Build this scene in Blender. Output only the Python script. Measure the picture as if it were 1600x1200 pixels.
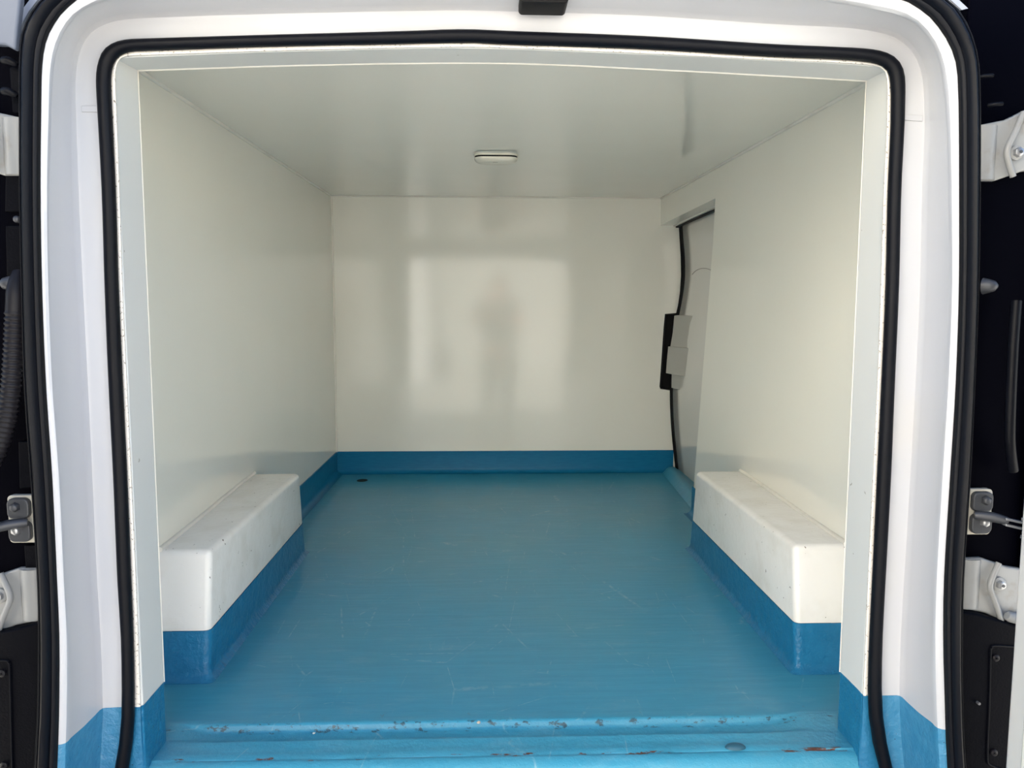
import bpy, bmesh, math, random
from mathutils import Vector, Matrix
random.seed(7)
scene = bpy.context.scene
C = scene.collection
for o in list(bpy.data.objects): bpy.data.objects.remove(o)

# ------------------------------------------------------------------ camera
F, PITCH, YAW, ROLL, CAMZ = 1187.6, 0.0953, 0.0351, 0.002, 0.75
_c, _s = math.cos, math.sin
FW = Vector((_s(YAW)*_c(PITCH), _c(YAW)*_c(PITCH), -_s(PITCH)))
_r = Vector((_c(YAW), -_s(YAW), 0)); _u = _r.cross(FW)
RT = _r*_c(ROLL) + _u*_s(ROLL); UP = _u*_c(ROLL) - _r*_s(ROLL)
CAM = Vector((0, 0, CAMZ))
cd = bpy.data.cameras.new('camera'); cam = bpy.data.objects.new('camera', cd); C.objects.link(cam)
m = Matrix((RT, UP, -FW)).transposed().to_4x4(); m.translation = CAM
cam.matrix_world = m
cd.sensor_fit = 'HORIZONTAL'; cd.sensor_width = 36; cd.lens = F/1600*36
cd.clip_start = 0.02; cd.clip_end = 300
scene.camera = cam

def at(u, v, x=None, y=None, z=None):
    """photo pixel -> the point of its sight line on a real plane x=, y= or z="""
    d = RT*((u-800)/F) - UP*((v-600)/F) + FW
    if x is not None: t = (x-CAM.x)/d.x
    elif y is not None: t = (y-CAM.y)/d.y
    else: t = (z-CAM.z)/d.z
    return CAM + d*t

# ------------------------------------------------------------------ sky, sun, exposure
w = bpy.data.worlds.new('world'); scene.world = w; w.use_nodes = True
nt = w.node_tree; nt.nodes.clear()
sky = nt.nodes.new('ShaderNodeTexSky'); sky.sky_type = 'NISHITA'
sky.sun_disc = False; sky.sun_elevation = math.radians(52); sky.sun_rotation = math.radians(-25)
sky.altitude = 50; sky.air_density = 1.0; sky.dust_density = 2.5; sky.ozone_density = 1.0
hs = nt.nodes.new('ShaderNodeHueSaturation'); hs.inputs['Saturation'].default_value = 1.25
bg = nt.nodes.new('ShaderNodeBackground'); bg.inputs['Strength'].default_value = 0.15
ow = nt.nodes.new('ShaderNodeOutputWorld')
nt.links.new(sky.outputs[0], hs.inputs['Color']); nt.links.new(hs.outputs[0], bg.inputs[0]); nt.links.new(bg.outputs[0], ow.inputs[0])
sd = bpy.data.lights.new('sun', 'SUN'); sd.energy = 10.0; sd.angle = math.radians(0.6); sd.color = (1, 0.95, 0.86)
so = bpy.data.objects.new('sun', sd); C.objects.link(so)
SUND = Vector((-0.12, 0.62, 0.95)).normalized()          # towards the sun: ahead of the van
so.rotation_euler = SUND.to_track_quat('Z', 'Y').to_euler(); so.location = (-4, 5, 9)
vs = scene.view_settings
vs.view_transform = 'Standard'; vs.look = 'None'; vs.gamma = 1; vs.use_curve_mapping = False
vs.exposure = 1.60

# ------------------------------------------------------------------ materials
def mat(name, col, rough=.4, metal=0, spec=.5, coat=0, coat_rough=.05):
    mt = bpy.data.materials.new(name); mt.use_nodes = True
    b = mt.node_tree.nodes['Principled BSDF']
    b.inputs['Base Color'].default_value = (*col, 1); b.inputs['Roughness'].default_value = rough
    b.inputs['Metallic'].default_value = metal; b.inputs['Specular IOR Level'].default_value = spec
    b.inputs['Coat Weight'].default_value = coat; b.inputs['Coat Roughness'].default_value = coat_rough
    return mt
class N:
    """small node helper"""
    def __init__(s, mt): s.t = mt.node_tree; s.b = s.t.nodes['Principled BSDF']
    def n(s, k, **kw):
        nd = s.t.nodes.new(k)
        for a, v in kw.items(): setattr(nd, a, v)
        return nd
    def l(s, a, b): s.t.links.new(a, b)
    def pos(s): return s.n('ShaderNodeNewGeometry').outputs['Position']
    def noise(s, scale, detail=3, rough=.55, vec=None, stretch=None):
        nd = s.n('ShaderNodeTexNoise'); nd.inputs['Scale'].default_value = scale
        nd.inputs['Detail'].default_value = detail; nd.inputs['Roughness'].default_value = rough
        v = vec or s.pos()
        if stretch:
            mp = s.n('ShaderNodeMapping'); mp.inputs['Scale'].default_value = stretch; s.l(v, mp.inputs[0]); v = mp.outputs[0]
        s.l(v, nd.inputs['Vector']); return nd.outputs['Fac']
    def math(s, op, a, b=None, clamp=False):
        nd = s.n('ShaderNodeMath', operation=op, use_clamp=clamp)
        for i, q in enumerate((a, b)):
            if q is None: continue
            if isinstance(q, (int, float)): nd.inputs[i].default_value = q
            else: s.l(q, nd.inputs[i])
        return nd.outputs[0]
    def ramp(s, v, lo, hi, a=0., b=1.):
        nd = s.n('ShaderNodeMapRange', interpolation_type='SMOOTHSTEP')
        nd.inputs[1].default_value = lo; nd.inputs[2].default_value = hi; nd.inputs[3].default_value = a; nd.inputs[4].default_value = b
        s.l(v, nd.inputs[0]); return nd.outputs[0]
    def mix(s, f, a, b):
        nd = s.n('ShaderNodeMix', data_type='RGBA')
        if isinstance(f, (int, float)): nd.inputs[0].default_value = f
        else: s.l(f, nd.inputs[0])
        for i, q in ((6, a), (7, b)):
            if isinstance(q, tuple): nd.inputs[i].default_value = (*q, 1)
            else: s.l(q, nd.inputs[i])
        return nd.outputs[2]
    def bump(s, h, strength, dist=.01):
        nd = s.n('ShaderNodeBump'); nd.inputs['Strength'].default_value = strength; nd.inputs['Distance'].default_value = dist
        s.l(h, nd.inputs['Height']); s.l(nd.outputs[0], s.b.inputs['Normal'])
    def color(s, c): s.l(c, s.b.inputs['Base Color'])
    def sep(s): 
        nd = s.n('ShaderNodeSeparateXYZ'); s.l(s.pos(), nd.inputs[0]); return nd.outputs

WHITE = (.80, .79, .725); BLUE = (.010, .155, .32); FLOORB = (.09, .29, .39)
PAINT_Z = .1015
def specks(n, scale, lo, hi, amount=1.):
    return n.math('MULTIPLY', n.ramp(n.noise(scale, 2, .6), lo, hi), amount)

# glossy white fibreglass lining
M_gel = mat('white_gelcoat', WHITE, .10, spec=.5)
n = N(M_gel)
n.color(n.mix(n.ramp(n.noise(1.7, 2), .35, .7), (.91, .90, .825), (.895, .885, .805)))
n.bump(n.noise(3.2, 1, .4), .10, .012)
n.b.inputs['Roughness'].default_value = .095

def edge_white(name, lo, hi, base=(.80, .79, .74), rough=.3, scale=110):
    mt = mat(name, base, rough); k = N(mt)
    sp = specks(k, scale, lo, hi, .9)
    dirt = k.ramp(k.noise(9, 4), .45, .75, 0, .35)
    c = k.mix(dirt, base, (.66, .62, .53)); k.color(k.mix(sp, c, (.10, .075, .055)))
    k.bump(k.noise(60, 3), .18, .004)
    return mt
M_box = edge_white('box_gelcoat', .725, .765, (.91, .90, .87), .22, 85)
M_caulk = edge_white('sealant_white', .74, .8, (.90, .87, .80), .45, 60)
M_worn = edge_white('worn_sealant', .58, .72, (.82, .79, .74), .55, 230)

def with_blue(mt, zedge=PAINT_Z, blue=BLUE):
    """blue floor coating carried up to one height; the brush edge wavers a little"""
    k = N(mt); z = k.sep()[2]
    wav = k.math('MULTIPLY', k.math('SUBTRACT', k.noise(14, 2), .5), .004)
    f = k.math('LESS_THAN', k.math('ADD', z, wav), zedge)
    src = k.b.inputs['Base Color'].links
    old = src[0].from_socket if src else tuple(k.b.inputs['Base Color'].default_value)[:3]
    bl = k.mix(k.ramp(k.noise(38, 4), .3, .7), blue, (blue[0]*1.5, blue[1]*1.15, blue[2]*1.1))
    chip = k.math('MULTIPLY', k.ramp(k.noise(120, 2), .72, .76), .8)
    bl = k.mix(chip, bl, (.03, .04, .05))
    k.color(k.mix(f, old, bl))
    h = k.math('MULTIPLY', k.noise(70, 4, .6), f)
    k.bump(h, .6, .006)
    return mt
M_reveal = mat('reveal_white', (.72, .735, .725), .28)
n = N(M_reveal); n.color(n.mix(specks(n, 60, .76, .79, .7), (.72, .735, .725), (.25, .24, .2)))
with_blue(M_reveal)
with_blue(M_worn)
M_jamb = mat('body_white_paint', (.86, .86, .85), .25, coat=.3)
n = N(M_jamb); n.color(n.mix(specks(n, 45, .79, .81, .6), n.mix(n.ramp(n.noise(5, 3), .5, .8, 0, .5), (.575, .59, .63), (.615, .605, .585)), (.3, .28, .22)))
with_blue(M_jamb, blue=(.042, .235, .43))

M_skirt = mat('blue_coating_hammered', BLUE, .34, spec=.35)
n = N(M_skirt); n.color(n.mix(n.ramp(n.noise(30, 4), .3, .7), BLUE, (.016, .18, .36)))
n.bump(n.math('ADD', n.noise(95, 3, .6), n.math('MULTIPLY', n.noise(32, 2), 1.0)), .5, .006)
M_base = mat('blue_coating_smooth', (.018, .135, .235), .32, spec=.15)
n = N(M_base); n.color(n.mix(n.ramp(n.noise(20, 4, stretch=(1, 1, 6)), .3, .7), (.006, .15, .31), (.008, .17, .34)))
n.bump(n.noise(18, 3), .12, .01)

# the floor: brushed coating, scratches, scuffs and rust along the sill edge
M_floor = mat('blue_floor_coating', FLOORB, .34)
n = N(M_floor)
brush = n.noise(9, 5, .65, stretch=(.6, 7, 1)); big = n.noise(1.6, 3)
c = n.mix(n.ramp(brush, .3, .7), (.032, .275, .440), (.046, .315, .49))
c = n.mix(n.ramp(big, .35, .7, 0, .55), c, (.075, .295, .395))
def scratch(scale, ang, width, seed, stretch):
    mp = n.n('ShaderNodeMapping'); mp.inputs['Rotation'].default_value = (0, 0, ang); mp.inputs['Location'].default_value = (seed, seed*.7, 0)
    mp.inputs['Scale'].default_value = stretch
    n.l(n.pos(), mp.inputs[0])
    v = n.n('ShaderNodeTexVoronoi', feature='DISTANCE_TO_EDGE'); v.inputs['Scale'].default_value = scale
    n.l(mp.outputs[0], v.inputs['Vector'])
    return n.ramp(v.outputs['Distance'], 0, width, 1, 0)
scr = None
for q, (sc, an, wd, sd_, st, lo) in enumerate([(2.6, .5, .0040, 3.1, (1, .45, 1), .50), (4.2, 2.2, .0055, 8.3, (.4, 1, 1), .52), (3.4, 1.3, .0045, 13.7, (1, .35, 1), .52), (6.5, .15, .0075, 21.3, (.5, 1, 1), .54), (2.2, 2.8, .0030, 31.1, (1, .6, 1), .48)]):
    g_ = n.ramp(n.noise(4.5 + q, 2, stretch=(1, 1, 1 + q*3)), lo, lo + .10)
    g2 = n.ramp(n.noise(40 + 7*q, 3), .42, .60)
    one = n.math('MULTIPLY', n.math('MULTIPLY', scratch(sc, an, wd, sd_, st), g_), g2)
    scr = one if scr is None else n.math('ADD', scr, one, True)
fine = n.math('MULTIPLY', n.ramp(n.noise(70, 3, .7, stretch=(1, .15, 1)), .62, .72), n.ramp(n.noise(4, 2), .45, .65))
fine2 = n.math('MULTIPLY', n.ramp(n.noise(70, 3, .7, stretch=(.15, 1, 1)), .62, .72), n.ramp(n.noise(3.3, 2, stretch=(1, 1, 5)), .48, .66))
scuffy = n.ramp(n.noise(12, 5, .7, stretch=(.7, 1.6, 1)), .50, .80, 0, .18)
scr = n.math('ADD', n.math('ADD', n.math('MULTIPLY', scr, .50), n.math('MULTIPLY', fine, .20), True), n.math('ADD', n.math('MULTIPLY', fine2, .16), scuffy), True)
c = n.mix(scr, c, (.33, .50, .56))
X, Y, Z = n.sep()
def band(v, mid, half):
    return n.ramp(n.math('ABSOLUTE', n.math('SUBTRACT', v, mid)), half*.5, half, 1, 0)
yw = n.math('ADD', Y, n.math('MULTIPLY', n.math('SUBTRACT', n.noise(20, 2), .5), .008))
rust = n.math('MULTIPLY', band(yw, 1.2405, .0055), n.ramp(n.noise(34, 4, .65, stretch=(.55, 1.6, 1.6)), .56, .61))
scuff = n.math('MULTIPLY', band(yw, 1.331, .009), n.ramp(n.noise(70, 4, .7, stretch=(.7, 1.5, 1)), .56, .63))
stain = n.math('MULTIPLY', band(yw, 1.352, .02), n.ramp(n.noise(40, 4, .7, stretch=(1, .5, 1)), .64, .70))
c = n.mix(n.math('MULTIPLY', stain, .6), c, (.12, .095, .06))
c = n.mix(n.math('MULTIPLY', scuff, .85), c, (.02, .05, .065))
c = n.mix(rust, c, n.mix(n.noise(200, 2), (.16, .045, .02), (.05, .025, .018)))
n.color(c)
rough_edge = n.ramp(Y, 1.36, 1.33)
hb = n.math('ADD', n.math('MULTIPLY', brush, .35), n.math('MULTIPLY', n.math('MULTIPLY', n.noise(85, 4, .65), rough_edge), 1.6))
n.bump(hb, .22, .006)
n.l(n.math('ADD', n.math('MULTIPLY', n.noise(5, 2), .08), .29), n.b.inputs['Roughness'])

M_rubber = mat('black_rubber', (.003, .0038, .007), .45, spec=.16)
n = N(M_rubber); n.bump(n.noise(160, 2), .06, .002)
M_rubber2 = mat('black_ribbed_rubber', (.003, .004, .0075), .42, spec=.18)
M_gap = mat('black_gap_rubber', (.006, .006, .007), .6, spec=.2)
M_dark = mat('dark_navy_shade', (.0004, .0005, .0025), .6, spec=.02)  # navy taken near black: shade of the door gap put into the colour
M_darkp = mat('dark_trim_plastic', (.0012, .0016, .0040), .6, spec=.07)
n = N(M_darkp); n.bump(n.noise(300, 2), .25, .002)
M_cond = mat('dark_conduit_plastic', (.011, .010, .013), .5, spec=.3)
M_hinge = mat('white_hinge_paint', (.31, .32, .325), .35)
n = N(M_hinge); n.color(n.mix(n.ramp(n.noise(25, 4), .55, .75, 0, .6), (.31, .32, .325), (.24, .22, .18)))
M_plate = mat('cream_plate_paint', (.56, .54, .47), .45)
M_strap = mat('dark_grey_steel', (.075, .080, .092), .42, metal=.4)
M_steel = mat('zinc_steel', (.45, .46, .48), .35, metal=.8)
M_doorw = mat('door_white_paint', (.78, .78, .76), .28)
M_slide = mat('sliding_door_white', (.74, .73, .69), .09)
n = N(M_slide); n.bump(n.noise(2.5, 1), .10, .012)
M_alu = mat('trim_aluminium', (.62, .62, .58), .35, metal=.3)
M_lens = mat('lamp_lens', (.80, .78, .68), .18)
M_ink = mat('dark_print', (.03, .028, .025), .6)
M_hair = mat('hair_dark', (.03, .022, .018), .5)
M_chip = mat('white_chip', (.85, .85, .82), .6)
M_pebble = mat('pale_pebble', (.62, .52, .42), .8)

# ------------------------------------------------------------------ mesh helpers
def tag(o, label=None, cat=None, group=None, kind=None):
    if label: o['label'] = label
    if cat: o['category'] = cat
    if group: o['group'] = group
    if kind: o['kind'] = kind
    return o
def link(name, me, mt, parent=None, smooth=False, bevel=0):
    o = bpy.data.objects.new(name, me); C.objects.link(o)
    if mt: me.materials.append(mt)
    if smooth:
        me.polygons.foreach_set('use_smooth', [True]*len(me.polygons))
        me.set_sharp_from_angle(angle=math.radians(smooth if smooth is not True else 40))
    if bevel:
        b = o.modifiers.new('bevel', 'BEVEL'); b.width = bevel; b.segments = 3; b.limit_method = 'ANGLE'; b.angle_limit = math.radians(40)
    if parent:
        o.parent = parent; o.matrix_parent_inverse = parent.matrix_world.inverted()
    return o
def pyd(name, V, Fc, mt, parent=None, smooth=False, bevel=0):
    me = bpy.data.meshes.new(name); me.from_pydata([tuple(v) for v in V], [], Fc); me.update()
    bm = bmesh.new(); bm.from_mesh(me); bmesh.ops.recalc_face_normals(bm, faces=bm.faces); bm.to_mesh(me); bm.free()
    return link(name, me, mt, parent, smooth, bevel)
def empty(name, loc):
    o = bpy.data.objects.new(name, None); C.objects.link(o); o.location = loc; o.empty_display_size = .05
    bpy.context.view_layer.update(); return o
def hexa(name, c8, mt, parent=None, bevel=0, smooth=True):
    """c8: four bottom corners then four top corners, same order"""
    return pyd(name, c8, [(3,2,1,0),(4,5,6,7),(0,1,5,4),(1,2,6,5),(2,3,7,6),(3,0,4,7)], mt, parent, smooth, bevel)
def box(name, x0, x1, y0, y1, z0, z1, mt, parent=None, bevel=0):
    return hexa(name, [(x0,y0,z0),(x1,y0,z0),(x1,y1,z0),(x0,y1,z0),(x0,y0,z1),(x1,y0,z1),(x1,y1,z1),(x0,y1,z1)], mt, parent, bevel)
def prism(name, poly, vec, mt, parent=None, bevel=0, smooth=True):
    """a closed outline of points pushed along vec"""
    k = len(poly); poly = [Vector(p) for p in poly]; vec = Vector(vec)
    V = poly + [p+vec for p in poly]
    Fc = [tuple(range(k)), tuple(range(2*k-1, k-1, -1))] + [(i, (i+1) % k, k+(i+1) % k, k+i) for i in range(k)]
    return pyd(name, V, Fc, mt, parent, smooth, bevel)
def loft(name, loops, mt, parent=None, close=False, smooth=True):
    k = len(loops[0]); V = [p for L in loops for p in L]; Fc = []
    nl = len(loops)
    for a in range(nl if close else nl-1):
        b = (a+1) % nl
        for i in range(k-1): Fc.append((a*k+i, a*k+i+1, b*k+i+1, b*k+i))
    return pyd(name, V, Fc, mt, parent, smooth)
def tube(name, pts, rad, mt, parent=None, seg=12, cap=True):
    """round tube along a path; rad is a number or one radius per point"""
    pts = [Vector(p) for p in pts]; V = []; Fc = []
    ref = Vector((0, 1, 0))
    for i, p in enumerate(pts):
        t = (pts[min(i+1, len(pts)-1)] - pts[max(i-1, 0)]).normalized()
        if abs(t.dot(ref)) > .95: ref = Vector((1, 0, 0))
        a = t.cross(ref).normalized(); b = t.cross(a)
        r = rad if isinstance(rad, (int, float)) else rad[i]
        for j in range(seg):
            q = 2*math.pi*j/seg; V.append(p + a*r*_c(q) + b*r*_s(q))
    for i in range(len(pts)-1):
        for j in range(seg):
            Fc.append((i*seg+j, i*seg+(j+1) % seg, (i+1)*seg+(j+1) % seg, (i+1)*seg+j))
    if cap: Fc += [tuple(range(seg)), tuple(range((len(pts)-1)*seg, len(pts)*seg))]
    return pyd(name, V, Fc, mt, parent, 50)
def catmull(P, sub=8):
    P = [Vector(p) for p in P]; out = []
    for i in range(len(P)-1):
        p0 = P[max(i-1, 0)]; p1 = P[i]; p2 = P[i+1]; p3 = P[min(i+2, len(P)-1)]
        for k in range(sub):
            t = k/sub
            out.append(.5*((2*p1) + (p2-p0)*t + (2*p0-5*p1+4*p2-p3)*t*t + (3*p1-p0-3*p2+p3)*t**3))
    out.append(P[-1]); return out
def resample(P, k):
    d = [0]
    for a, b in zip(P, P[1:]): d.append(d[-1] + (b-a).length)
    out = []; j = 0
    for i in range(k):
        s = d[-1]*i/(k-1)
        while j < len(P)-2 and d[j+1] < s: j += 1
        f = (s-d[j])/max(d[j+1]-d[j], 1e-9); out.append(P[j].lerp(P[j+1], min(max(f, 0), 1)))
    return out
def smooth01(t):
    t = min(max(t, 0), 1); return t*t*(3-2*t)

# ------------------------------------------------------------------ the van's cargo box
YB = 3.50                                      # bulkhead
def ceil_z(y): return 1.223 + .0191*(y-1.30)
def wl(y, z):                                  # left wall
    return -.691 + .040*smooth01((2.35-y)/.95)*max(0, 1-z/1.2)
def wr(y, z):
    b = .772 - .034*smooth01((2.35-y)/.95)
    return b + (.8005-b)*min(1, max(0, z/1.0))
def wall_sheet(name, fn, out, ys, zs, top, mt):
    """thick wall: inner face from fn, outer face pushed by out"""
    V = []; Fc = []; ny, nz = len(ys), len(zs)
    for side in (0, 1):
        for y in ys:
            for z in zs:
                zz = z*top(y); V.append((fn(y, zz) + side*out, y, zz))
    idx = lambda s, i, j: s*ny*nz + i*nz + j
    for s in (0, 1):
        for i in range(ny-1):
            for j in range(nz-1): Fc.append((idx(s,i,j), idx(s,i+1,j), idx(s,i+1,j+1), idx(s,i,j+1)))
    for i in range(ny-1):
        for j in (0, nz-1): Fc.append((idx(0,i,j), idx(0,i+1,j), idx(1,i+1,j), idx(1,i,j)))
    for j in range(nz-1):
        for i in (0, ny-1): Fc.append((idx(0,i,j), idx(0,i,j+1), idx(1,i,j+1), idx(1,i,j)))
    return pyd(name, V, Fc, mt, None, 30)
lin = lambda a, b, k: [a + (b-a)*i/(k-1) for i in range(k)]
o = wall_sheet('wall_left', wl, -.06, lin(1.30, YB, 24), lin(0, 1, 14), lambda y: ceil_z(y)+.01, M_gel)
tag(o, 'glossy white side wall of the cargo box, left in the photo', kind='structure')

# right wall: full height to the side doorway, a beam over the doorway beyond
SOF = 1.143
def edge_y(z): return 2.765 - .095*(z/1.13)
V = []; Fc = []; zs = lin(0, 1, 16); ss = lin(0, 1, 22)
for side in (0, 1):
    for s in ss:
        for t in zs:
            y0 = 1.30; zt = SOF*t; y = y0 + (edge_y(zt)-y0)*s
            V.append((wr(y, zt) + side*.095, y, zt))
ix = lambda d, i, j: d*len(ss)*len(zs) + i*len(zs) + j
for d in (0, 1):
    for i in range(len(ss)-1):
        for j in range(len(zs)-1): Fc.append((ix(d,i,j), ix(d,i+1,j), ix(d,i+1,j+1), ix(d,i,j+1)))
for j in range(len(zs)-1):
    for i in (0, len(ss)-1): Fc.append((ix(0,i,j), ix(0,i,j+1), ix(1,i,j+1), ix(1,i,j)))
base = len(V)
for side in (0, 1):                            # the part above the soffit height, wall and beam in one sheet
    for s in lin(1.30, YB, 30):
        for t in (0, .5, 1):
            V.append((wr(s, SOF) + side*.095, s, SOF + (ceil_z(s)+.01-SOF)*t))
iy = lambda d, i, j: base + d*90 + i*3 + j
for d in (0, 1):
    for i in range(29):
        for j in range(2): Fc.append((iy(d,i,j), iy(d,i+1,j), iy(d,i+1,j+1), iy(d,i,j+1)))
for i in range(29): Fc.append((iy(0,i,0), iy(0,i+1,0), iy(1,i+1,0), iy(1,i,0)))
o = pyd('wall_right', V, Fc, M_gel, None, 30)
tag(o, 'glossy white side wall with a beam over the side doorway, right in the photo', kind='structure')

# bulkhead, cut on its right along the shape of the sliding door
cut_px = [(1060,346),(1061.5,370),(1063.5,400),(1064,430),(1062.5,455),(1059.5,476),(1056.5,489),(1039,490.5),(1037,510),(1034,555),(1030.5,604),(1032,608),(1046.5,610),(1047.5,630),(1050,670),(1052.5,703),(1054.5,722),(1057,742)]
cutw = [at(u, v, y=YB) for u, v in cut_px]
poly = [Vector((-.72, YB, 0)), Vector((-.72, YB, 1.28)), Vector((cutw[0].x, YB, 1.28))] + cutw[:-1] + [Vector((cutw[-1].x, YB, 0))]
o = prism('wall_back', poly, (0, .05, 0), M_gel)
tag(o, 'glossy white bulkhead at the far end of the cargo box', kind='structure')

# ceiling
V = []; ys = lin(1.30, YB+.05, 20); xs = lin(-.75, .89, 16)
for dz in (0, .05):
    for y in ys:
        for x in xs: V.append((x, y, ceil_z(y)+dz))
iz = lambda d, i, j: d*320 + i*16 + j
Fc = [(iz(d,i,j), iz(d,i+1,j), iz(d,i+1,j+1), iz(d,i,j+1)) for d in (0,1) for i in range(19) for j in range(15)]
Fc += [(iz(0,i,j), iz(0,i+1,j), iz(1,i+1,j), iz(1,i,j)) for i in range(19) for j in (0,15)] + [(iz(0,i,j), iz(0,i,j+1), iz(1,i,j+1), iz(1,i,j)) for j in range(15) for i in (0,19)]
o = pyd('ceiling', V, Fc, M_gel, None, 30)
tag(o, 'glossy off-white fibreglass ceiling of the cargo box', kind='structure')

# floor with a drained sill channel at the rear edge
prof = [(YB+.05, 0), (2.6, 0), (1.9, 0), (1.45, 0), (1.375, 0), (1.350, 0), (1.340, 0), (1.336, -.0008), (1.3335, -.0035), (1.332, -.0085), (1.330, -.0120), (1.325, -.0138), (1.312, -.0142), (1.300, -.0138), (1.2945, -.0115), (1.2915, -.0065),
        (1.2885, -.0044), (1.284, -.0048), (1.276, -.0078), (1.258, -.0088), (1.2425, -.0095), (1.2405, -.0112), (1.2385, -.0104), (1.234, -.0112), (1.226, -.0155), (1.219, -.0235), (1.215, -.036), (1.2135, -.06), (1.2135, -.15)]
xs = [-.71, -.64, -.60, -.575, -.55, -.535, -.52, -.505, -.49, -.46] + lin(-.40, .44, 29) + [.50, .53, .545, .56, .575, .59, .61, .64, .68, .74, .80, .93]
V = []
random.seed(3)
for x in xs:
    # the channel dies out in a rounded end at both sides
    e = smooth01((x+.565)/.07)*smooth01((.600-x)/.09)
    shift = .010*smooth01((abs(x-.03)-.50)/.08)
    for y, z in prof:
        zz = z
        yy = y
        if 1.24 < y < 1.38:
            ramp_z = -.0080*smooth01((1.345-y)/.06)
            zz = z*e + ramp_z*(1-e)
            yy = y + .010*(1-e)*smooth01((1.36-y)/.03)*smooth01((y-1.27)/.03)
        if y < 1.37: zz += random.uniform(-.0005, .0005); yy += random.uniform(-.0010, .0010)
        V.append((x, yy, zz))
k = len(prof)
Fc = [(i*k+j, (i+1)*k+j, (i+1)*k+j+1, i*k+j+1) for i in range(len(xs)-1) for j in range(k-1)]
floor = pyd('floor', V, Fc, M_floor, None, 60)
tag(floor, 'scratched blue coated load floor with a channel along the rear sill', kind='structure')
c0 = at(566, 751, z=0)
o = pyd('drain_hole', [c0 + Vector((.024*_c(a), .030*_s(a), .0012)) for a in lin(0, 2*math.pi*23/24, 24)] + [c0 + Vector((.019*_c(a), .024*_s(a), .0016)) for a in lin(0, 2*math.pi*23/24, 24)],
        [(i, (i+1) % 24, 24+(i+1) % 24, 24+i) for i in range(24)] + [tuple(range(24, 48))], M_gap, floor)
o['label'] = 'small dark drain hole'
c1 = at(1149, 1168, z=-.0085)
V = []
for i in range(6):
    for j in range(18):
        a = 2*math.pi*j/18; r = .0175*_c(i/5*math.pi/2*.97)
        V.append(c1 + Vector((r*_c(a)*1.05, r*_s(a)*.55, .0075*_s(i/5*math.pi/2))))
Fc = [(i*18+j, i*18+(j+1) % 18, (i+1)*18+(j+1) % 18, (i+1)*18+j) for i in range(5) for j in range(18)] + [tuple(range(90, 108))]
o = pyd('bolt_bump', V, Fc, mat('scuffed_dark_blue', (.02, .10, .16), .5), floor, True); o['label'] = 'scuffed dark blue bolt bump by the sill crease'

# upstands of blue coating round the floor
def cove(name, path, nrm, h, mt, label):
    """thin upstand with a cove foot: path of floor points, nrm into the room per point"""
    sec = [(.001, h), (.0045, h-.001), (.0045, .024), (.0065, .014), (.012, .006), (.022, .0012), (.034, .0006)]
    loops = [[Vector(p) + Vector(q)*d + Vector((0, 0, z)) for p, q in zip(path, nrm)] for d, z in sec]
    return tag(loft(name, loops, mt, None, smooth=50), label, kind='structure')
ys = lin(1.54, YB, 30)
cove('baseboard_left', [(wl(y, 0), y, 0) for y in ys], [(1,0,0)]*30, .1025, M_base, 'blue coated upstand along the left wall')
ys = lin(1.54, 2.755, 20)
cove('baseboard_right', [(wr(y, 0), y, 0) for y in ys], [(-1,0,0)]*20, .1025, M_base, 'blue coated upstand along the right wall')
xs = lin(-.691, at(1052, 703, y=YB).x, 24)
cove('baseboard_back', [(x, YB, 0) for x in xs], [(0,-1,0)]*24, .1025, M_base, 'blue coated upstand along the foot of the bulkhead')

# sealant beads in the corners
def bead(i, path, r, label):
    o = tube('trim_%d' % i, path, r, M_caulk, None, 8)
    return tag(o, label, kind='structure')
bead(1, [(wl(y, 1.2)+.001, y, ceil_z(y)-.001) for y in lin(1.30, YB, 20)], .0055, 'sealant bead between left wall and ceiling')
bead(2, [(wr(y, 1.2)-.001, y, ceil_z(y)-.001) for y in lin(1.30, YB, 20)], .0055, 'sealant bead between right wall and ceiling')
bead(3, [(wl(YB, z)+.002, YB-.002, z) for z in lin(.10, 1.262, 12)], .0055, 'sealant bead up the far left corner')
bead(4, [(x, YB-.001, ceil_z(YB)-.001) for x in lin(-.69, .80, 12)], .0040, 'sealant bead between bulkhead and ceiling')

# ------------------------------------------------------------------ rear opening: loops traced round the door frame
def loop_px(left, cl, top, cr, right):
    """control pixels by stretch, resampled so that all loops share stations"""
    keys = [left, cl, top, cr, right]
    allp = []; cuts = [0]
    for g in keys:
        allp += [Vector((a, b, 0)) for a, b in g]; cuts.append(len(allp))
    sub = 8; dense = catmull(allp, sub)
    cnt = [26, 14, 44, 14, 26]; out = []
    for gi in range(5):
        a = cuts[gi] if gi == 0 else cuts[gi]-1
        b = cuts[gi+1]-1
        seg = dense[a*sub: b*sub+1]
        r = resample(seg, cnt[gi]); out += r if gi == 0 else r[1:]
    return out
S_out = loop_px([(180,1200),(187,1160),(191,1107),(190,1000),(184,900),(178,750),(170.5,600),(164.5,450),(160,300),(153,170)],
    [(151,125),(154,100),(163,79),(181,66.5),(207,61.5)], [(250,60),(400,55.5),(550,51.5),(650,48.5),(700,46.5),(745,46.5),(800,49),(1000,56.5),(1200,69),(1300,73.5)],
    [(1358,77),(1387,84),(1404,97),(1412,116),(1413.5,145)], [(1412,200),(1407,300),(1403.5,450),(1397,600),(1391,750),(1383,900),(1378,1000),(1377,1090),(1383,1150),(1394,1200)])
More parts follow.
